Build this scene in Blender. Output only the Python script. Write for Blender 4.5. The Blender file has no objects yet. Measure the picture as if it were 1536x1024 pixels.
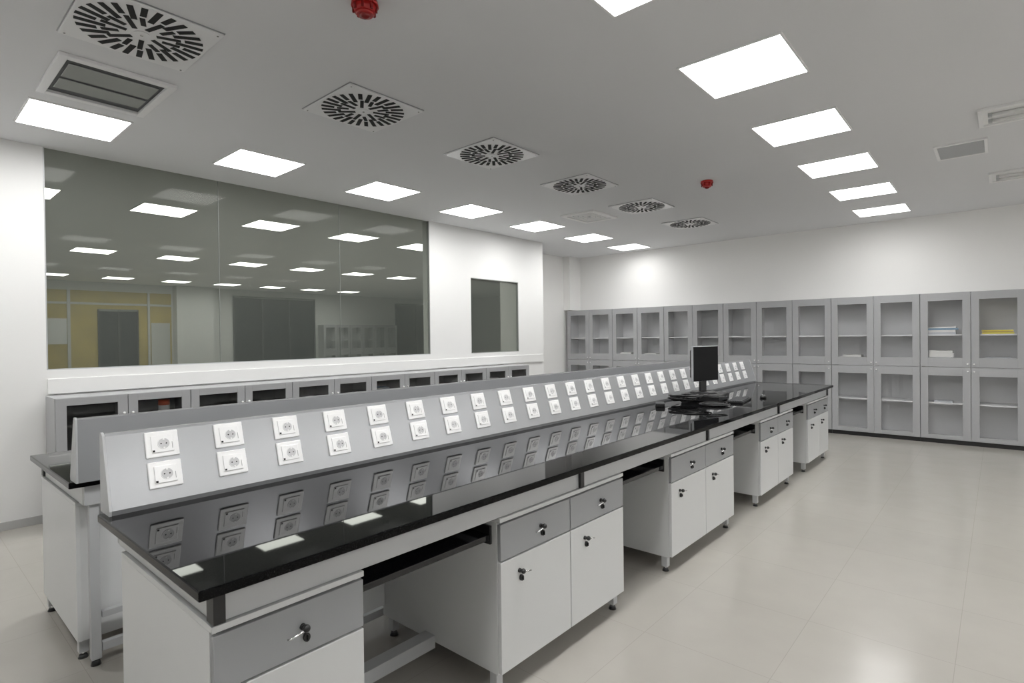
import bpy, bmesh, math, random
from mathutils import Vector, Matrix
random.seed(4)
SC=bpy.context.scene
COL=SC.collection
SC.view_settings.view_transform='Standard'
SC.view_settings.exposure=0.12
SC.view_settings.gamma=1.06

# ------------------------------------------------------------ materials
def new_mat(name):
    m=bpy.data.materials.new(name); m.use_nodes=True
    nt=m.node_tree; nt.nodes.clear()
    out=nt.nodes.new('ShaderNodeOutputMaterial')
    return m,nt,out
def pbr(name,col,rough=.5,metal=0.,var=0.03,scale=6.,bump=0.,bscale=60.,spec=.5,coat=0.):
    m,nt,out=new_mat(name)
    b=nt.nodes.new('ShaderNodeBsdfPrincipled')
    nt.links.new(b.outputs[0],out.inputs[0])
    b.inputs['Roughness'].default_value=rough
    b.inputs['Metallic'].default_value=metal
    b.inputs['Specular IOR Level'].default_value=spec
    b.inputs['Coat Weight'].default_value=coat
    tc=nt.nodes.new('ShaderNodeTexCoord')
    n=nt.nodes.new('ShaderNodeTexNoise'); n.inputs['Scale'].default_value=scale; n.inputs['Detail'].default_value=4
    nt.links.new(tc.outputs['Object'],n.inputs['Vector'])
    r=nt.nodes.new('ShaderNodeMapRange')
    r.inputs['To Min'].default_value=1-var; r.inputs['To Max'].default_value=1+var
    nt.links.new(n.outputs['Fac'],r.inputs['Value'])
    mx=nt.nodes.new('ShaderNodeVectorMath'); mx.operation='SCALE'
    mx.inputs[0].default_value=col[:3]
    nt.links.new(r.outputs[0],mx.inputs['Scale'])
    nt.links.new(mx.outputs[0],b.inputs['Base Color'])
    if bump>0:
        n2=nt.nodes.new('ShaderNodeTexNoise'); n2.inputs['Scale'].default_value=bscale
        nt.links.new(tc.outputs['Object'],n2.inputs['Vector'])
        bp=nt.nodes.new('ShaderNodeBump'); bp.inputs['Strength'].default_value=bump; bp.inputs['Distance'].default_value=.002
        nt.links.new(n2.outputs['Fac'],bp.inputs['Height']); nt.links.new(bp.outputs[0],b.inputs['Normal'])
    return m
def emit(name,col,s,power=.25):
    # prismatic diffuser: emission falls off towards grazing angles
    m,nt,out=new_mat(name)
    e=nt.nodes.new('ShaderNodeEmission'); e.inputs[0].default_value=(*col,1)
    g=nt.nodes.new('ShaderNodeNewGeometry')
    d=nt.nodes.new('ShaderNodeVectorMath'); d.operation='DOT_PRODUCT'
    nt.links.new(g.outputs['Normal'],d.inputs[0]); nt.links.new(g.outputs['Incoming'],d.inputs[1])
    ab=nt.nodes.new('ShaderNodeMath'); ab.operation='ABSOLUTE'; nt.links.new(d.outputs['Value'],ab.inputs[0])
    p=nt.nodes.new('ShaderNodeMath'); p.operation='POWER'; nt.links.new(ab.outputs[0],p.inputs[0]); p.inputs[1].default_value=power
    q=nt.nodes.new('ShaderNodeMath'); q.operation='MULTIPLY'; nt.links.new(p.outputs[0],q.inputs[0]); q.inputs[1].default_value=s
    nt.links.new(q.outputs[0],e.inputs[1])
    nt.links.new(e.outputs[0],out.inputs[0]); return m
def glass(name,tint,refl,rough=0.0,gcol=(.9,.9,.9),haze=0.,hcol=(.68,.74,.67)):
    m,nt,out=new_mat(name)
    t=nt.nodes.new('ShaderNodeBsdfTransparent'); t.inputs[0].default_value=(*tint,1)
    g=nt.nodes.new('ShaderNodeBsdfGlossy'); g.inputs['Roughness'].default_value=rough; g.inputs[0].default_value=(*gcol,1)
    mx=nt.nodes.new('ShaderNodeMixShader'); mx.inputs[0].default_value=refl
    nt.links.new(t.outputs[0],mx.inputs[1]); nt.links.new(g.outputs[0],mx.inputs[2])
    if haze>0:
        h=nt.nodes.new('ShaderNodeBsdfDiffuse'); h.inputs[0].default_value=(*hcol,1)
        m2=nt.nodes.new('ShaderNodeMixShader'); m2.inputs[0].default_value=haze
        nt.links.new(mx.outputs[0],m2.inputs[1]); nt.links.new(h.outputs[0],m2.inputs[2]); mx=m2
    nt.links.new(mx.outputs[0],out.inputs[0]); return m

M={}
M['wall']=pbr('wall_paint',(.80,.80,.79),.75,var=.012,scale=2,bump=.05)
M['wallback']=pbr('wall_paint_brightened',(.91,.905,.89),.75,var=.01,scale=2,bump=.05)  # lighter copy of the wall paint, brightens back wall and alcove by colour
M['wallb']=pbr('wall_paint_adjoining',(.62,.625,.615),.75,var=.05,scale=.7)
M['ceil']=pbr('ceiling_paint',(.75,.755,.768),.8,var=.01,scale=1.5)
M['white']=pbr('white_laminate',(.68,.69,.69),.35,var=.012)
M['grey']=pbr('grey_laminate',(.33,.34,.35),.35,var=.015)
M['lock']=pbr('storage_grey_paint',(.38,.385,.395),.4,var=.015)
M['lockin']=pbr('storage_inner_grey',(.74,.745,.75),.5,var=.02)
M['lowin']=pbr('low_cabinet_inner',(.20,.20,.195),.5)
M['lowin2']=pbr('low_cabinet_inner_grey',(.52,.52,.51),.5)
M['darkin']=pbr('dark_inner',(.05,.052,.055),.6)
M['alu']=pbr('satin_grey_metal',(.45,.458,.475),.27,metal=.5,var=.01)
M['frame']=pbr('frame_grey_steel',(.50,.51,.52),.35,metal=.1)
M['black']=pbr('black_plastic',(.010,.010,.011),.35)
M['blackgloss']=pbr('black_gloss',(.008,.008,.01),.12)
M['chrome']=pbr('chrome',(.75,.75,.76),.15,metal=1.)
M['sock']=pbr('white_socket_plastic',(.95,.95,.95),.2,var=.005)
M['sockgrey']=pbr('socket_recess',(.60,.60,.61),.4)
M['seam']=pbr('window_seam',(.20,.21,.20),.4)
M['glassy']=pbr('luminaire_glassy_reflector',(.36,.37,.37),.12,metal=.3)
M['hole']=pbr('hole_black',(.004,.004,.004),.8)
M['red']=pbr('red_plastic',(.42,.012,.012),.35)
M['darkred']=pbr('dark_red_lens',(.22,.01,.01),.15)
M['vent']=pbr('vent_plate_metal',(.84,.84,.85),.3,metal=.1)
M['light']=emit('light_diffuser',(1,.995,.98),19.5)
M['lightdim']=emit('light_diffuser_dimmer',(1,.995,.98),11.,.6)
M['lightb']=emit('light_reflection_glow',(1,.99,.96),19)  # glow of the added panels that imitate window reflections
M['lframe']=pbr('light_trim_white',(.85,.85,.85),.35)
M['tube']=pbr('white_tube',(.88,.88,.87),.3)
M['winglass']=glass('window_glass_tinted',(.62,.635,.61),.006,haze=.055)  # pale diffuse haze mixed in to brighten the dark pane
M['doorglass']=glass('cabinet_glass',(.97,.97,.975),.03)
M['darkglass']=glass('cabinet_glass_dark',(.80,.80,.80),.04)
M['yellow']=pbr('ochre_wall',(.46,.36,.11),.6,var=.45,scale=1.6)
M['dkdoor']=pbr('dark_doorway',(.010,.012,.017),.3,var=.3,scale=1.5)
M['baseb']=pbr('baseboard_grey',(.42,.42,.41),.5)
M['screen']=pbr('screen_black',(.004,.004,.005),.45,spec=.15)
M['silver']=pbr('silver_plastic',(.55,.56,.58),.3,metal=.3)
M['paper']=pbr('paper',(.75,.75,.72),.8)
M['blue']=pbr('blue_card',(.18,.30,.42),.6)
M['ycard']=pbr('yellow_card',(.72,.60,.06),.6)
M['brown']=pbr('brown_card',(.22,.12,.08),.6)
M['orange']=pbr('orange_plastic',(.75,.10,.02),.5)
M['lgrey']=pbr('light_grey_card',(.5,.52,.55),.6)
# granite
def granite():
    m,nt,out=new_mat('black_granite')
    b=nt.nodes.new('ShaderNodeBsdfPrincipled'); nt.links.new(b.outputs[0],out.inputs[0])
    b.inputs['Roughness'].default_value=.025; b.inputs['Specular IOR Level'].default_value=.09
    tc=nt.nodes.new('ShaderNodeTexCoord')
    n=nt.nodes.new('ShaderNodeTexNoise'); n.inputs['Scale'].default_value=260; n.inputs['Detail'].default_value=3
    nt.links.new(tc.outputs['Object'],n.inputs['Vector'])
    r=nt.nodes.new('ShaderNodeValToRGB')
    r.color_ramp.elements[0].position=.56; r.color_ramp.elements[0].color=(.0025,.0025,.003,1)
    r.color_ramp.elements[1].position=.80; r.color_ramp.elements[1].color=(.03,.033,.03,1)
    nt.links.new(n.outputs['Fac'],r.inputs[0]); nt.links.new(r.outputs[0],b.inputs['Base Color'])
    return m
M['granite']=granite()
def tiles():
    m,nt,out=new_mat('polished_beige_tiles')
    b=nt.nodes.new('ShaderNodeBsdfPrincipled'); nt.links.new(b.outputs[0],out.inputs[0])
    tc=nt.nodes.new('ShaderNodeTexCoord')
    mp=nt.nodes.new('ShaderNodeMapping'); mp.inputs['Location'].default_value=(.78,-3.29,0)
    nt.links.new(tc.outputs['Object'],mp.inputs['Vector'])
    br=nt.nodes.new('ShaderNodeTexBrick'); br.offset=0; br.squash=1
    br.inputs['Scale'].default_value=1; br.inputs['Brick Width'].default_value=.62; br.inputs['Row Height'].default_value=.665
    br.inputs['Mortar Size'].default_value=.0016; br.inputs['Mortar Smooth'].default_value=.1
    br.inputs['Color1'].default_value=(.405,.384,.35,1); br.inputs['Color2'].default_value=(.395,.375,.343,1)
    br.inputs['Mortar'].default_value=(.335,.315,.285,1)
    nt.links.new(mp.outputs[0],br.inputs['Vector'])
    n=nt.nodes.new('ShaderNodeTexNoise'); n.inputs['Scale'].default_value=5; n.inputs['Detail'].default_value=8
    nt.links.new(tc.outputs['Object'],n.inputs['Vector'])
    r=nt.nodes.new('ShaderNodeMapRange'); r.inputs['To Min'].default_value=.95; r.inputs['To Max'].default_value=1.05
    nt.links.new(n.outputs['Fac'],r.inputs['Value'])
    v=nt.nodes.new('ShaderNodeVectorMath'); v.operation='SCALE'
    nt.links.new(br.outputs['Color'],v.inputs[0]); nt.links.new(r.outputs[0],v.inputs['Scale'])
    nt.links.new(v.outputs[0],b.inputs['Base Color'])
    b.inputs['Roughness'].default_value=.17; b.inputs['Specular IOR Level'].default_value=.42
    n2=nt.nodes.new('ShaderNodeTexNoise'); n2.inputs['Scale'].default_value=2.5
    nt.links.new(tc.outputs['Object'],n2.inputs['Vector'])
    bp=nt.nodes.new('ShaderNodeBump'); bp.inputs['Strength'].default_value=.16; bp.inputs['Distance'].default_value=.012
    nt.links.new(n2.outputs['Fac'],bp.inputs['Height']); nt.links.new(bp.outputs[0],b.inputs['Normal'])
    return m
M['floor']=tiles()

# ------------------------------------------------------------ mesh helpers
class MB:
    def __init__(s): s.bm=bmesh.new(); s.mats=[]
    def mi(s,mat):
        if mat not in s.mats: s.mats.append(mat)
        return s.mats.index(mat)
    def _fin(s,before,mat,mtx=None,smooth=False):
        i=s.mi(mat)
        fs=[f for f in s.bm.faces if f not in before]
        vs={v for f in fs for v in f.verts}
        if mtx is not None: bmesh.ops.transform(s.bm,matrix=mtx,verts=list(vs))
        for f in fs: f.material_index=i; f.smooth=smooth
    def box(s,x0,x1,y0,y1,z0,z1,mat,bev=0.,mtx=None,seg=2):
        before=set(s.bm.faces)
        r=bmesh.ops.create_cube(s.bm,size=1)
        vs=r['verts']
        for v in vs:
            v.co=Vector(((x0+x1)/2+v.co.x*(x1-x0),(y0+y1)/2+v.co.y*(y1-y0),(z0+z1)/2+v.co.z*(z1-z0)))
        if bev>0:
            es=list({e for v in vs for e in v.link_edges})
            bmesh.ops.bevel(s.bm,geom=es,offset=bev,segments=seg,affect='EDGES',profile=.5)
        s._fin(before,mat,mtx); return s
    def cyl(s,c,r1,r2,h,mat,axis='Z',seg=24,mtx=None,smooth=True,sc=(1,1,1)):
        before=set(s.bm.faces)
        bmesh.ops.create_cone(s.bm,cap_ends=True,segments=seg,radius1=r1,radius2=r2,depth=h)
        R={'Z':Matrix(),'X':Matrix.Rotation(math.pi/2,4,'Y'),'Y':Matrix.Rotation(-math.pi/2,4,'X')}[axis]
        T=Matrix.Translation(Vector(c))@Matrix.Diagonal((*sc,1))@R
        if mtx is not None: T=mtx@T
        s._fin(before,mat,T,False)
        if smooth:
            for f in s.bm.faces:
                if f not in before and len(f.verts)==4: f.smooth=True
        return s
    def sph(s,c,r,mat,sx=1,sy=1,sz=1,seg=16):
        before=set(s.bm.faces)
        bmesh.ops.create_uvsphere(s.bm,u_segments=seg,v_segments=seg//2,radius=r)
        s._fin(before,mat,Matrix.Translation(Vector(c))@Matrix.Diagonal((sx,sy,sz,1)),True); return s
    def prism(s,pts,y0,y1,mat,smooth=False):
        before=set(s.bm.faces)
        a=[s.bm.verts.new((p[0],y0,p[1])) for p in pts]; b=[s.bm.verts.new((p[0],y1,p[1])) for p in pts]
        n=len(pts)
        s.bm.faces.new(a[::-1]); s.bm.faces.new(b)
        for i in range(n): s.bm.faces.new((a[i],a[(i+1)%n],b[(i+1)%n],b[i]))
        s._fin(before,mat); return s
    def tube(s,pts,r,mat,seg=8):
        before=set(s.bm.faces); pts=[Vector(p) for p in pts]; rings=[]
        for i,p in enumerate(pts):
            t=(pts[min(i+1,len(pts)-1)]-pts[max(i-1,0)]).normalized()
            up=Vector((0,0,1)) if abs(t.z)<.9 else Vector((1,0,0))
            a=t.cross(up).normalized(); b=t.cross(a).normalized()
            rings.append([s.bm.verts.new(p+r*(a*math.cos(k*2*math.pi/seg)+b*math.sin(k*2*math.pi/seg))) for k in range(seg)])
        for i in range(len(rings)-1):
            for k in range(seg):
                s.bm.faces.new((rings[i][k],rings[i][(k+1)%seg],rings[i+1][(k+1)%seg],rings[i+1][k]))
        s.bm.faces.new(rings[0][::-1]); s.bm.faces.new(rings[-1])
        s._fin(before,mat,None,True); return s
    def ring(s,x,r0,r1,h,mat,cy=0,seg=32):
        # annular wall around X axis (raised collar)
        before=set(s.bm.faces); L=[]
        for rr,xx in ((r1,x),(r1,x+h),(r0,x+h),(r0,x)):
            L.append([s.bm.verts.new((xx,cy+rr*math.cos(2*math.pi*k/seg),rr*math.sin(2*math.pi*k/seg))) for k in range(seg)])
        for j in range(4):
            for k in range(seg):
                s.bm.faces.new((L[j][k],L[j][(k+1)%seg],L[(j+1)%4][(k+1)%seg],L[(j+1)%4][k]))
        s._fin(before,mat); return s
    def obj(s,name,parent=None,loc=(0,0,0),rot=(0,0,0),label=None,kind=None):
        bmesh.ops.recalc_face_normals(s.bm,faces=s.bm.faces)
        me=bpy.data.meshes.new(name); s.bm.to_mesh(me); s.bm.free()
        for m in s.mats: me.materials.append(m)
        o=bpy.data.objects.new(name,me); COL.objects.link(o)
        o.location=loc; o.rotation_euler=rot
        if parent: o.parent=parent
        if label: o['label']=label
        if kind: o['kind']=kind
        return o
def thing(name,loc,label,cat,group=None,rot=(0,0,0)):
    e=bpy.data.objects.new(name,None); COL.objects.link(e)
    e.empty_display_size=.1
    e.location=loc; e.rotation_euler=rot
    e['label']=label; e['category']=cat
    if group: e['group']=group
    return e
def clone(root,loc,rot=None,label=None,parent=None,group=None):
    def rec(o,p):
        c=o.copy(); COL.objects.link(c)
        if p is not None: c.parent=p
        for ch in list(o.children): rec(ch,c)
        return c
    c=rec(root,parent)
    c.location=loc
    if rot is not None: c.rotation_euler=rot
    if label: c['label']=label
    if group: c['group']=group
    return c
def structure(name,mb,): 
    return mb.obj(name,kind='structure')

# ------------------------------------------------------------ room
W=-6.2; C=3.24; YB=10.12; XR=4.4; YF=-2.2; XA=-7.02; XB=-19.2; YE=17.2
structure('floor',MB().box(XB-.1,XR+.1,YF-.1,YE+.2,-.1,0,M['floor']))
structure('ceiling',MB().box(XB-.1,XR+.1,YF-.1,YE+.2,C,C+.1,M['ceil']))
m=MB()
for b in [(YF,.97,0,C),(.97,5.29,0,1.31),(5.29,6.12,0,C),(6.12,7.26,0,1.30),(6.12,7.26,2.48,C),(7.26,7.95,0,C)]:
    m.box(W-.15,W,b[0],b[1],b[2],b[3],M['wall'])
m.box(XA-.12,W-.15,7.83,7.95,0,C,M['wall'])
m.box(XA-.12,XA,7.95,YB,0,C,M['wallback'])
m.box(XA,XA+.16,YB-.40,YB,2.1,C,M['wallback'])
structure('wall_left',m)
structure('wall_back',MB().box(XA-.12,XR,YB,YB+.12,0,C,M['wallback']))
structure('wall_right',MB().box(XR,XR+.12,YF,YB,0,C,M['wall']))
structure('wall_front',MB().box(W,XR,YF-.12,YF,0,C,M['wall']))
# sill boxing under the windows
structure('trim_1',MB().box(W,W+.02,.97,7.9,1.10,1.235,M['wall'],.004))
structure('baseboard_left',MB().box(W,W+.012,YF,.93,0,.07,M['baseb'],.002))
structure('baseboard_front',MB().box(W,XR,YF,YF+.012,0,.07,M['baseb'],.002))
structure('baseboard_right',MB().box(XR-.012,XR,YF,YB,0,.07,M['baseb'],.002))
# windows : glass panes with thin seams
m=MB()
for a,b in [(.97,2.409),(2.411,3.849),(3.851,5.29)]:
    m.box(W-.035,W-.027,a+.001,b-.001,1.312,C-.002,M['winglass'])
for y in (2.41,3.85): m.box(W-.036,W-.026,y-.0025,y+.0025,1.312,C-.002,M['seam'])
m.box(W-.04,W-.004,.972,5.288,1.310,1.318,M['frame'])
m.box(W-.04,W-.004,5.281,5.288,1.319,C-.002,M['seam'])
m.box(W-.04,W-.004,.972,.979,1.319,C-.002,M['frame'])
structure('window_1',m)
m=MB()
m.box(W-.035,W-.027,6.13,7.25,1.31,2.47,M['winglass'])
for b in [(6.121,6.131,1.301,2.479),(7.249,7.259,1.301,2.479)]: m.box(W-.04,W-.003,b[0],b[1],b[2],b[3],M['seam'])
for b in [(1.301,1.311),(2.469,2.479)]: m.box(W-.04,W-.003,6.132,7.248,b[0],b[1],M['seam'])
structure('window_2',m)
# adjoining room behind the glass; its contents also stand in for window reflections
m=MB()
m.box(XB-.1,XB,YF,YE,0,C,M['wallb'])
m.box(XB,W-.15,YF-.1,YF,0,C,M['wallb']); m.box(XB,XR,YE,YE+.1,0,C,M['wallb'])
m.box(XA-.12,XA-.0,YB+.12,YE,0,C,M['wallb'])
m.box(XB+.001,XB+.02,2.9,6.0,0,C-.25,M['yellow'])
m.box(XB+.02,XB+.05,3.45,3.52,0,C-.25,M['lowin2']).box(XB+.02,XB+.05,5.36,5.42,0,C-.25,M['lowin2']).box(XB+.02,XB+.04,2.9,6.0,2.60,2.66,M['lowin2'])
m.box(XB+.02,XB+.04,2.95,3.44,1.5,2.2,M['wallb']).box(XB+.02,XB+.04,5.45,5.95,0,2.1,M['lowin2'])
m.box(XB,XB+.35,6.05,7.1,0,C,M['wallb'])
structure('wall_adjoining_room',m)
def door(name,y0,y1,h,n=2):
    m=MB(); m.box(XB+.02,XB+.05,y0,y1,0,h,M['dkdoor'],.003)
    for k in range(n+1):
        y=y0+(y1-y0)*k/n; m.box(XB+.02,XB+.07,y-.02,y+.02,0,h+.03,M['darkin'],.003)
    m.box(XB+.02,XB+.07,y0,y1,h-.03,h+.03,M['lowin'],.003)
    structure(name,m)
door('door_1',4.15,5.1,2.45,2); door('door_2',7.85,10.75,3.0,3); door('door_3',14.45,16.6,2.98,2)

# ------------------------------------------------------------ ceiling light panels
def light_panel(loc,mat,group,label):
    t=thing('ceiling_light_panel',loc,label,'ceiling light',group)
    m=MB(); w=.31
    for b in [(-w,w,-w,-w+.012),(-w,w,w-.012,w),(-w,-w+.012,-w+.012,w-.012),(w-.012,w,-w+.012,w-.012)]:
        m.box(b[0],b[1],b[2],b[3],-.010,0,M['lframe'])
    m.obj('trim_frame',t)
    MB().box(-w+.012,w-.012,-w+.012,w-.012,-.008,-.001,mat).obj('diffuser',t)
    return t
lab='square white recessed LED ceiling panel, switched on'
GL='ceiling light panels over the laboratory'
L0=light_panel((-5.32,1.02,C),M['light'],GL,lab)
for i in range(-1,6):
    if i: clone(L0,(-5.32,1.02+1.42*i,C))
LD=light_panel((-5.32,9.50,C),M['lightdim'],GL,lab)
for i in range(-2,5): clone(L0,(-1.22,2.29+1.38*i,C))
clone(LD,(-1.22,9.19,C))
for i in range(-1,5): clone(L0,(2.9,2.29+1.38*i,C))
clone(LD,(2.9,9.19,C))
LB=light_panel((-8.1,1.07,C),M['lightb'],'added panels imitating ceiling lights reflected in the window','square glowing panel added behind glass as a reflected ceiling light')  # glowing panels added behind the pane to imitate mirrored ceiling lights
for i in range(1,5): clone(LB,(-8.1,1.07+1.4*i,C))
for i in range(0,7): clone(LB,(-12.6,2.67+1.41*i,C))
for i in range(0,7): clone(LB,(-17.6,2.87+1.39*i,C))

# ------------------------------------------------------------ ceiling diffusers
def diffuser():
    t=thing('air_diffuser',(-3.52,.98,C),'square white swirl air diffuser with radial black slots in ceiling','air vent','swirl air diffusers on the ceiling')
    MB().box(-.31,.31,-.31,.31,-.014,-.004,M['vent'],.003).obj('faceplate',t)
    MB().box(-.314,.314,-.314,.314,-.004,0,M['grey']).obj('shadow_edge',t)  # slightly larger grey sheet, painted shadow line around the plate
    m=MB(); n=28
    for k in range(n):
        r0=[.160,.205][k%2]
        mt=Matrix.Rotation(2*math.pi*k/n,4,'Z')@Matrix.Translation(((r0+.294)/2,0,0))@Matrix.Rotation(.05,4,'Z')
        L=(.294-r0)/2
        m.box(-L,L,-.0145,.0145,-.0165,-.013,M['hole'],mtx=mt)
    n=14
    for k in range(n):
        a=2*math.pi*(k+.5)/n
        tilt=[.10,-.12,.04,-.14][k%4]; r0=[.062,.105,.07,.10][k%4]; r1=.186
        L=(r1-r0)/2; mid=(r0+r1)/2
        mt=Matrix.Rotation(a,4,'Z')@Matrix.Translation((mid,0,0))@Matrix.Rotation(tilt,4,'Z')
        m.box(-L,L,-.0125,.0125,-.0165,-.013,M['hole'],mtx=mt)
    o=m.obj('slot',t); o['kind']='stuff'
    MB().cyl((0,0,-.016),.042,.038,.006,M['vent'],seg=32).cyl((0,0,-.020),.008,.008,.004,M['chrome'],seg=12).obj('hub',t)
    for sx in(-1,1):
        for sy in(-1,1): MB().cyl((sx*.285,sy*.285,-.015),.006,.006,.004,M['chrome'],seg=10).obj('screw',t)
    return t
d0=diffuser()
for y in (2.39,3.77,5.2,6.63,8.15): clone(d0,(-3.52,y,C))

# fitting with glass bars
t=thing('ceiling_luminaire',(-4.45,1.03,C),'rectangular metal framed ceiling fitting with unlit glassy panels inside','ceiling light')
m=MB()
for b in [(-.36,.36,-.31,-.262),(-.36,.36,.262,.31),(-.36,-.31,-.262,.262),(.31,.36,-.262,.262)]: m.box(*b,-.022,0,M['vent'],.003)
m.obj('frame',t)
MB().box(-.31,.31,-.262,.262,-.004,-.001,M['darkin']).obj('housing',t)
for x,w in ((-.13,.09),(.115,.115)):
    MB().box(x-w,x+w,-.24,.24,-.012,-.005,M['glassy'],.003).obj('reflector',t)
# small square fitting
t=thing('ceiling_hatch_diffuser',(-4.35,6.66,C),'small square white louvred ceiling vent with raised frame','air vent')
m=MB()
for b in [(-.27,.27,-.32,-.26),(-.27,.27,.26,.32),(-.27,-.21,-.26,.26),(.21,.27,-.26,.26)]: m.box(*b,-.022,0,M['tube'],.003)
m.obj('frame',t)
m=MB()
for k in range(4):
    w=.19-.045*k
    for b in [(-w,w,-w*1.2,-w*1.2+.02),(-w,w,w*1.2-.02,w*1.2),(-w,-w+.02,-w*1.2+.02,w*1.2-.02),(w-.02,w,-w*1.2+.02,w*1.2-.02)]: m.box(*b,-.014,-.004,M['tube'],.001)
m.obj('louvre',t)
MB().box(-.21,.21,-.26,.26,-.004,-.001,M['grey']).obj('backplate',t)
# return grille
t=thing('return_air_grille',(-.26,6.66,C),'rectangular grey louvred return air grille in ceiling','air vent')
m=MB()
for b in [(-.19,.19,-.26,-.23),(-.19,.19,.23,.26),(-.19,-.165,-.23,.23),(.165,.19,-.23,.23)]: m.box(*b,-.014,0,M['lframe'],.002)
m.obj('frame',t)
m=MB()
for k in range(22): 
    y=-.22+k*.021; m.box(-.165,.165,y-.006,y+.006,-.011,-.003,M['frame'])
m.obj('louvre',t)
MB().box(-.165,.165,-.23,.23,-.003,-.001,M['lframe']).obj('backplate',t)
# fluorescents without light
def fluo(loc):
    t=thing('fluorescent_fitting',loc,'long white ceiling fitting with twin unlit fluorescent tubes','ceiling light','unlit fluorescent fittings on the ceiling')
    m=MB()
    for b in [(0,1.2,-.23,-.20),(0,1.2,.20,.23),(0,.03,-.2,.2),(1.17,1.2,-.2,.2)]: m.box(*b,-.02,0,M['lframe'],.003)
    m.obj('frame',t)
    MB().box(.03,1.17,-.2,.2,-.006,-.001,M['tube']).obj('reflector',t)
    for y in(-.08,.08):
        MB().cyl((.6,y,-.021),.012,.012,1.04,M['tube'],axis='X',seg=16).obj('fluorescent_tube',t)
        for xx in (.06,1.115): MB().box(xx,xx+.025,y-.018,y+.018,-.034,-.006,M['frame'],.002).obj('lamp_holder',t)
    return t
f0=fluo((-.12,5.79,C)); clone(f0,(-.08,8.1,C))
# alarms
def alarm(loc):
    t=thing('alarm_sounder',loc,'round red fire alarm sounder fixed to the ceiling','fire alarm','red fire alarms on the ceiling')
    MB().cyl((0,0,-.012),.068,.064,.024,M['red'],seg=32).obj('base',t)
    m=MB().cyl((0,0,-.040),.050,.060,.034,M['red'],seg=32).cyl((0,0,-.062),.040,.049,.012,M['red'],seg=32)
    for k in range(8):
        a=k*math.pi/4; m.box(.052,.062,-.006,.006,-.055,-.024,M['darkred'],.001,mtx=Matrix.Rotation(a,4,'Z'))
    m.obj('body',t)
    MB().sph((0,0,-.068),.028,M['darkred'],1,1,.6).obj('lens',t)
    return t
a0=alarm((-2.39,1.64,C)); clone(a0,(-2.42,6.06,C))

# ------------------------------------------------------------ bench cabinets
def handle(parent,y,z,side=1):
    s=side
    m=MB()
    m.tube([(.004,y,z+.004),(.018,y,z+.004),(.026,y+s*.006,z+.003),(.028,y+s*.03,z-.001),(.026,y+s*.052,z-.006),(.018,y+s*.056,z-.008)],.003,M['chrome'])
    m.obj('handle',parent)
    MB().cyl((.004,y,z+.004),.010,.009,.008,M['black'],axis='X',seg=20).sph((.024,y,z+.006),.0115,M['black']).obj('knob',parent)
    MB().cyl((.005,y+.010,z-.030),.0105,.010,.010,M['black'],axis='X',seg=20,sc=(1,1,1.35)).box(.008,.018,y+.0085,y+.0115,z-.038,z-.022,M['black'],.001).obj('lock',parent)
def bench_cabinet(loc,wid,n,label,rot=0,group='laboratory bench cabinets',depth=.84):
    # local: front plane x=0 (faces +x), y 0..wid
    t=thing('bench_cabinet',loc,label,'cabinet',group,rot=(0,0,rot))
    m=MB(); b0,b1=.10,.775; th=.018
    m.box(-depth,-.02,0,th,b0,b1-.0185,M['white'],.001).box(-depth,-.02,wid-th,wid,b0,b1-.0185,M['white'],.001)
    m.box(-depth+.001,-.021,th,wid-th,b0+.001,b0+th,M['white']).box(-depth,-.0,0,wid,b1-.018,b1,M['white'],.001)
    m.box(-depth+.001,-depth+.01,th,wid-th,b0+th,b1-.019,M['white']).box(-.05,-.025,th,wid-th,b0+th,b1-.019,M['darkin'])
    m.obj('body',t)
    w=wid/n
    for k in range(n):
        y0=k*w+.003; y1=(k+1)*w-.003
        d=MB().box(-.019,0,y0,y1,.592,.748,M['grey'],.0025).obj('drawer',t)
        handle(d,(y0+y1)/2+.02,.672,-1)
        d=MB().box(-.019,0,y0,y1,.107,.585,M['white'],.0025).obj('door',t)
        handle(d,y0+.12,.515)
    for y in (.03,wid-.03):
        for x in (-.06,-depth+.05):
            l=MB().box(x-.02,x+.02,y-.02,y+.02,.03,.10,M['frame'],.002).obj('leg',t)
            MB().cyl((x,y,.018),.006,.006,.03,M['chrome'],seg=10).cyl((x,y,.008),.022,.016,.016,M['black'],seg=20).obj('levelling_foot',l)
    return t
XF=-1.60
segs=[(.585,1.062,1),(1.735,2.765,2),(3.375,4.50,2),(5.17,6.20,2),(6.80,7.76,2)]
labs=['white bench cabinet with grey drawer at the open end','white two-door bench cabinet with grey drawers under black worktop']
for a,b,n in segs:
    bench_cabinet((XF,a,0),b-a,n,labs[0 if n==1 else 1])
XC=-2.895
XF2=2*XC-XF
for a,b,n in segs:
    a2=max(a,.62)
    bench_cabinet((XF2,b,0),b-a2,n,'white cabinet of the parallel bench with grey drawers',rot=math.pi)

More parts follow.
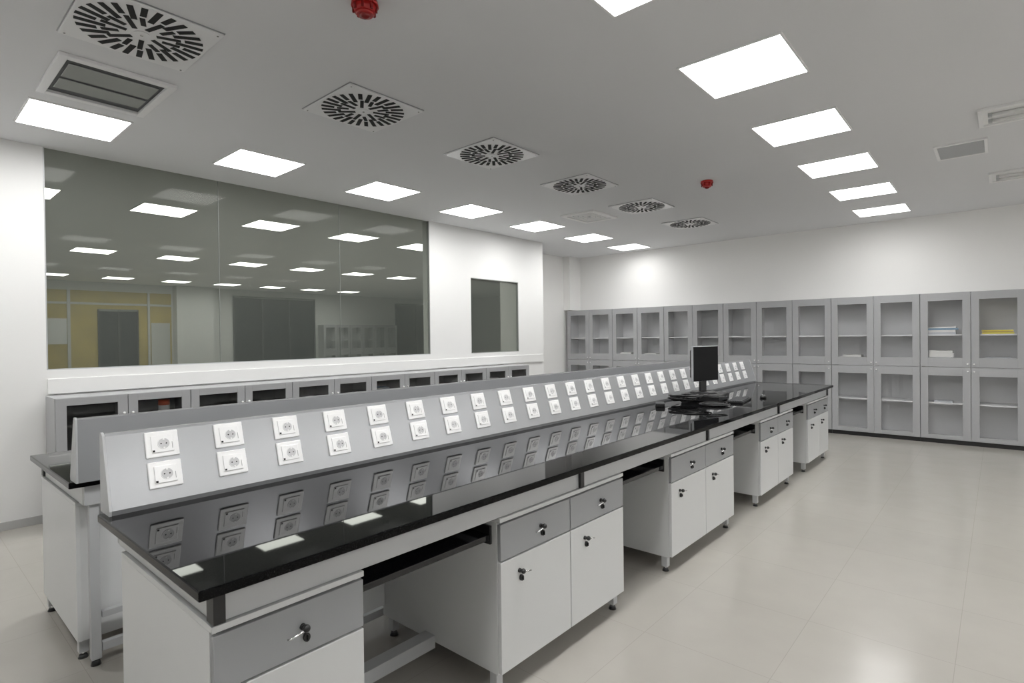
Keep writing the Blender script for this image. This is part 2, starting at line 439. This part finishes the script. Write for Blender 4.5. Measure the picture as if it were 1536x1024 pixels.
def bench(sgn,label_w):
    # world x = XC + sgn*dx
    ys=0 if sgn>0 else .035
    def X(a,b):
        p,q=XC+sgn*a,XC+sgn*b; return (min(p,q),max(p,q))
    # worktop
    x0,x1=X(.335,1.335 if sgn>0 else 1.315)
    t=thing('worktop',((x0+x1)/2,4.2,.87),label_w,'worktop','black laboratory worktops')
    h=(x1-x0)/2
    MB().box(-h,h,-3.66+ys,3.66,0,.03,M['granite'],.004).obj('slab',t)
    # steel structure
    t=thing('bench_support',(XC+sgn*.8,4.2,0),'light grey steel structure carrying the black worktop','bench support','laboratory bench supports')
    ox=XC+sgn*.8; oy=4.2
    def LB(name,a,b,y0,y1,z0,z1,mat,bev=.0015,par=None):
        p,q=X(a,b); return MB().box(p-ox,q-ox,y0-oy,y1-oy,z0,z1,mat,bev).obj(name,par or t)
    LB('front_rail',1.255,1.285,.601+ys,7.75,.778,.868,M['frame'])
    LB('rear_rail',.345,.375,.60+ys,7.75,.778,.868,M['frame'])
    LB('end_rail',.376,1.249,.598+ys,.63+ys,.777,.868,M['white']); LB('end_rail',.376,1.249,7.72,7.75,.777,.868,M['white'])
    for y in (.60+ys,2.35,3.98,5.72,7.735):
        LB('corner_bracket',1.25,1.30,y-.012,y+.02,.779,.868,M['black'])
    gaps=[(1.062,1.735),(2.765,3.375),(4.50,5.17),(6.20,6.80)]
    for a,b in gaps:
        LB('back_panel',.46,.475,a+.004,b-.004,.16,.775,M['white'])
        LB('stretcher',.80,.87,a+.003,b-.003,.075,.135,M['frame'])
    for za,zb in ((.06,.10),(.22,.25)): LB('service_rail',.365,.395,.665+ys,7.675,za,zb,M['frame'])
    for y in (.64+ys,7.70):
        l=LB('leg',.36,.40,y-.02,y+.02,.03,.777,M['frame'])
        m=MB(); m.cyl((XC+sgn*.38-ox,y-oy,.01),.022,.016,.02,M['black'],seg=20); m.cyl((XC+sgn*.38-ox,y-oy,.025),.006,.006,.02,M['chrome'],seg=10); m.obj('levelling_foot',l)
    # pull-out shelves
    for a,b in gaps:
        p,q=X(.70,1.25)
        s=thing('pull_out_shelf',((p+q)/2,(a+b)/2,.66),'black pull-out keyboard shelf hung between bench cabinets','shelf','black pull-out shelves')
        w=(b-a)/2-.003; hx=(q-p)/2
        MB().box(-hx,hx,-w+.012,w-.012,.02,.045,M['blackgloss'],.003).obj('tray',s)
        MB().box(-hx,hx,-w,-w+.012,0,.08,M['black'],.002).obj('runner',s)
        MB().box(-hx,hx,w-.012,w,0,.08,M['black'],.002).obj('runner',s)
    # socket panel
    y0,y1=.56+ys,7.86; cy=(y0+y1)/2; bx=XC+sgn*.405
    t=thing('socket_panel',(bx,cy,.9),'long slanted grey metal service panel fitted with white sockets' if sgn>0 else 'long grey metal service panel standing on parallel worktop','socket panel','bench service panels')
    def pp(l): return [(sgn*a,b) for a,b in l]
    prof=[(0,0),(.004,.018),(-.078,.288),(-.088,.298),(-.102,.298),(-.11,.29),(-.11,0)]
    MB().prism(pp(prof),y0-cy+.008,y1-cy-.008,M['alu']).obj('casing',t)
    capp=[(.004,0),(.008,.018),(-.075,.29),(-.086,.302),(-.104,.302),(-.114,.292),(-.114,0)]
    MB().prism(pp(capp),y0-cy,y0-cy+.008,M['frame']).obj('end_cap',t)
    MB().prism(pp(capp),y1-cy-.008,y1-cy,M['frame']).obj('end_cap',t)
    tilt=math.atan2(.082,.27)
    rot=(0,-tilt,0)
    first=None
    def sloc(i,z): 
        x=.004-(z-.018)*.082/.27
        return (x,.755+.2595*i-cy,z)
    if sgn>0:
      for i in range(27):
        for z in (.234,.118):
            if first is None:
                p=MB().box(0,.008,-.060,.060,-.052,.052,M['sock'],.0035)
                p.box(.008,.012,-.040,.040,-.034,.034,M['sock'],.002)
                first=p.obj('power_socket',t,sloc(i,z),rot)
                r=MB()
                r.cyl((.0124,.004,0),.0215,.0215,.0008,M['sockgrey'],axis='X',seg=32)
                r.ring(.0120,.0205,.0225,.0016,M['sock'],cy=.004)
                r.box(.0115,.0145,.0005,.0075,.014,.0215,M['sock']).box(.0115,.0145,.0005,.0075,-.0215,-.014,M['sock'])
                r.obj('socket_well',first)
                for yy in (-.0055,.0135): MB().cyl((.0130,yy,0),.0028,.0028,.001,M['hole'],axis='X',seg=10).obj('pin_hole',first)
                MB().box(.0118,.0127,-.037,-.029,-.031,-.023,M['hole']).obj('switch',first)
                MB().box(.0118,.0125,.0335,.0350,-.022,.004,M['lowin']).obj('groove',first)
            else:
                clone(first,sloc(i,z),rot,parent=t)
bench(1,'long polished black granite laboratory worktop, nearer bench')
bench(-1,'long polished black granite worktop of the parallel bench')

# ------------------------------------------------------------ glazed storage cabinets
def storage(loc,wid,n,H,split,label,group,rot=0,depth=.38,inner='lockin',gl='doorglass',shelves=(1.51,.565)):
    t=thing('storage_cabinet',loc,label,'cabinet',group,rot=(0,0,rot))
    th=.018; z0=.06
    m=MB()
    m.box(0,th,.02,depth,z0,H,M['lock'],.001).box(wid-th,wid,.02,depth,z0,H,M['lock'],.001)
    m.box(th,wid-th,.021,depth-.001,H-th,H-.0005,M['lock']).box(th,wid-th,.021,depth-.001,z0+.0005,z0+th,M[inner])
    m.box(th,wid-th,depth-.01,depth-.001,z0+th,H-th,M[inner])
    if split: m.box(th+.002,wid-th-.002,.022,depth-.01,split+.075,split+.093,M[inner])
    for k in range(1,n): m.box(k*wid/n-.009,k*wid/n+.009,.03,depth-.01,z0+th,H-th,M[inner])
    # inner lining of the side walls
    m.box(th,th+.002,.03,depth-.01,z0+th,H-th,M[inner]).box(wid-th-.002,wid-th,.03,depth-.01,z0+th,H-th,M[inner])
    w=wid/n
    m.obj('body',t)
    MB().box(.0,wid,.03,depth,0,z0,M['black']).obj('plinth',t)
    for z in shelves:
        for k in range(n):
            MB().box(k*w+.021,(k+1)*w-.021,.03,depth-.013,z-.018,z,M[inner]).obj('shelf',t)
    zs=[(z0+.005,split-.003),(split+.003,H-.003)] if split else [(z0+.005,H-.003)]
    for k in range(n):
        for j,(za,zb) in enumerate(zs):
            a=k*w+.003; b=(k+1)*w-.003; f=.085 if split else .072
            top=.062; bot=.09
            if split and j==0: top=.115; bot=.055
            if split and j==1: bot=.125; top=.105
            m=MB()
            m.box(a,a+f,0,.019,za,zb,M['lock'],.0015).box(b-f,b,0,.019,za,zb,M['lock'],.0015)
            m.box(a+f,b-f,0,.019,zb-top,zb,M['lock'],.0015).box(a+f,b-f,0,.019,za,za+bot,M['lock'],.0015)
            d=m.obj('door',t)
            MB().box(a+f-.002,b-f+.002,.008,.012,za+bot-.002,zb-top+.002,M[gl]).obj('glass_pane',d)
            hx=(b-.03) if k%2==0 else (a+.03)
            hz=zb-.05 if (split and j==0) else (za+.045 if split else zb-.16)
            MB().cyl((hx,-.007,hz),.005,.005,.014,M['chrome'],axis='Y',seg=12).sph((hx,-.017,hz),.011,M['sock']).obj('handle',d)
    return t
WD=.5535
e=[-6.93+WD*k for k in range(0,16)]
units=[(0,2),(2,2),(4,2),(6,2),(8,1),(9,2),(11,2),(13,2)]
for k,n in units:
    s0=storage((e[k]+.001,9.7,0),WD*n-.002,n,2.085,1.06,'tall grey storage cabinet with glazed upper and lower doors','tall glazed storage cabinets along the wall',depth=.40)
for k in range(3):
    clone(s0,(XB+.42,10.9+k*1.11,0),(0,0,math.pi/2),label='tall grey cabinet added behind the window glass as a reflection',group='added cabinets imitating a reflection in the window')  # copies added behind the pane as the mirrored tall cabinets
WL=.506
for k in range(6):
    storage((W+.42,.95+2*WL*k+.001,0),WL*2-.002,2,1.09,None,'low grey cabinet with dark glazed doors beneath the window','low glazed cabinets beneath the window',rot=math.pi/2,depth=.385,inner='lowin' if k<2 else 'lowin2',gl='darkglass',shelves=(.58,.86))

# ------------------------------------------------------------ books and papers
def book(loc,w,d,h,mat,label,rot=0,group=None):
    t=thing('book',loc,label,'book',group,rot=(0,0,rot))
    MB().box(-w/2,w/2,-d/2,d/2,0,.003,mat,.0008).box(-w/2,w/2,-d/2,d/2,h-.003,h,mat,.0008).box(-w/2,w/2,-d/2,-d/2+.003,.003,h-.003,mat).obj('cover',t)
    MB().box(-w/2+.003,w/2-.005,-d/2+.005,d/2-.005,.003,h-.003,M['paper']).obj('pages',t)
def stack(x,y,z,items,w=.28,d=.2,group='books in the glazed cabinets',r0=0):
    for mat,h,lb in items:
        book((x+random.uniform(-.012,.012),y,z,),w*random.uniform(.92,1),d,h,M[mat],lb,r0+random.uniform(-.05,.05),group)
        z+=h+.0005
zU=1.51+.0005; zM=1.153+.0005
stack(-.60,9.86,zU,[('lgrey',.03,'grey folder lying flat in a stack'),('paper',.03,'white folder lying flat in a stack'),('blue',.025,'blue folder lying flat in a stack'),('paper',.02,'white folder lying flat in a stack')],w=.34)
stack(-.62,9.86,zM,[('lgrey',.04,'grey folder lying flat on lower compartment'),('paper',.06,'thick white folder in a stack'),('paper',.03,'white folder lying flat in a stack')],w=.28)
stack(-.02,9.86,zU,[('ycard',.022,'yellow folder lying flat on shelf'),('brown',.008,'thin brown folder between yellow folders'),('ycard',.022,'yellow folder lying flat on shelf')],w=.33)
stack(-.02,9.86,zM,[('brown',.025,'brown book lying flat'),('lgrey',.02,'grey book lying flat')],w=.26)
stack(-1.69,9.86,zM,[('lgrey',.03,'grey folder lying flat'),('paper',.03,'white folder lying flat')],w=.25)
stack(-5.55,9.86,zM,[('blue',.03,'blue folder lying flat'),('paper',.03,'white folder lying flat')],w=.25)
stack(-5.02,9.86,zM,[('paper',.05,'white folder lying flat')],w=.25)
stack(-4.9,9.86,.5655,[('paper',.04,'white folder lying flat')],w=.22)
stack(-.60,9.86,.5655,[('lgrey',.02,'grey folder lying flat')],w=.22)
stack(-3.2,9.86,zM,[('lgrey',.03,'grey folder lying flat')],w=.22)
for y,its in [(2.70,[('paper',.03,'white folder lying flat')]),(3.2,[('lgrey',.04,'grey folder lying flat')]),(4.2,[('paper',.05,'white folder lying flat'),('blue',.02,'blue folder lying flat')]),(5.25,[('paper',.04,'white folder lying flat')]),(6.25,[('lgrey',.06,'thick grey folder lying flat')])]:
    stack(-5.97,y,.8605,its,w=.22,d=.24,group='books in the low cabinets')
# orange capped jar
t=thing('jar',(-5.93,1.78,.8605),'small jar with orange lid in low cabinet','jar')
MB().cyl((0,0,.045),.045,.045,.09,M['paper'],seg=24).obj('body',t)
MB().cyl((0,0,.115),.048,.046,.05,M['orange'],seg=24).obj('lid',t)

# ------------------------------------------------------------ computer on the worktop
t=thing('computer_monitor',(-2.2,5.42,.9+.0702),'black flat computer monitor with silver edge on round stand','monitor',rot=(0,0,math.radians(-16)))
MB().box(-.016,.011,-.19,.19,.12,.465,M['silver'],.004).obj('bezel',t)
MB().box(.011,.0135,-.188,.184,.122,.460,M['screen']).obj('screen',t)
MB().box(-.06,-.016,-.16,.16,.15,.43,M['black'],.014).obj('rear_housing',t)
MB().box(-.045,-.017,-.045,.045,.012,.3,M['black'],.006).obj('stand_neck',t)
MB().cyl((-.02,0,.008),.13,.11,.016,M['black'],seg=40).obj('stand_base',t)
t=thing('desktop_computer',(-2.2,5.42,.9),'flat black small desktop computer lying beneath the monitor','computer',rot=(0,0,.1))
MB().box(-.18,.18,-.19,.19,.004,.070,M['black'],.005).obj('case',t)
m=MB()
for k in range(8): m.box(.178,.182,-.13+k*.03,-.115+k*.03,.015,.055,M['darkin'])
m.obj('front_grille',t)
for x in(-.13,.13):
    for y in(-.13,.13): MB().cyl((x,y,.002),.012,.012,.004,M['black'],seg=12).obj('rubber_foot',t)
t=thing('keyboard',(-1.90,5.50,.9),'black computer keyboard lying on the worktop','keyboard',rot=(0,0,math.radians(8)))
MB().box(-.075,.075,-.22,.22,0,.018,M['black'],.005).obj('base',t)
m=MB()
for r in range(6):
    for k in range(19):
        m.box(-.062+r*.021,-.062+r*.021+.017,-.208+k*.022,-.208+k*.022+.018,.018,.025,M['darkin'],.0015,seg=1)
o=m.obj('key',t); o['kind']='stuff'
t=thing('computer_mouse',(-1.80,5.90,.9),'small black computer mouse beside the keyboard','mouse')
MB().sph((0,0,.012),.03,M['black'],1.0,1.7,.75).obj('body',t)
MB().cyl((0,-.02,.033),.007,.007,.006,M['silver'],axis='X',seg=12).obj('scroll_wheel',t)
t=thing('power_adapter',(-2.33,4.70,.9),'black power adapter block lying near the cables','power adapter',rot=(0,0,.5))
MB().box(-.04,.04,-.085,.085,0,.035,M['black'],.006).obj('case',t)
MB().tube([(0,.084,.018),(0,.10,.018),(.012,.115,.012),(.03,.12,.006)],.004,M['black'],6).obj('lead',t)
t=thing('cable_bundle',(-2.20,5.02,.9),'loose bundle of black cables heaped on the worktop','cable')
for j in range(14):
    pts=[]; ph=random.uniform(0,6); cx=random.uniform(-.12,.26); rr=random.uniform(.04,.115)
    for k in range(40):
        a=ph+k*.33
        pts.append((cx+rr*math.cos(a)*(1+.3*math.sin(a*.37)),rr*1.1*math.sin(a*1.07),.007+.010*(j*.6+.5+math.sin(a*.7+j)*.5)))
    MB().tube(pts,.0055,M['black'],6).obj('cable',t)

# ------------------------------------------------------------ camera / world
w=bpy.data.worlds.new('world'); SC.world=w; w.use_nodes=True
w.node_tree.nodes['Background'].inputs[0].default_value=(.5,.5,.5,1); w.node_tree.nodes['Background'].inputs[1].default_value=.05
cam=bpy.data.cameras.new('camera'); co=bpy.data.objects.new('camera',cam); COL.objects.link(co)
cam.sensor_fit='HORIZONTAL'; cam.sensor_width=36; cam.lens=36*835/1536; cam.clip_start=.05
R=Matrix.Rotation(math.radians(41.2),4,'Z')@Matrix.Rotation(math.radians(90-.48),4,'X')@Matrix.Rotation(math.radians(-.7),4,'Z')
co.matrix_world=Matrix.Translation((0,0,1.55))@R
SC.camera=co
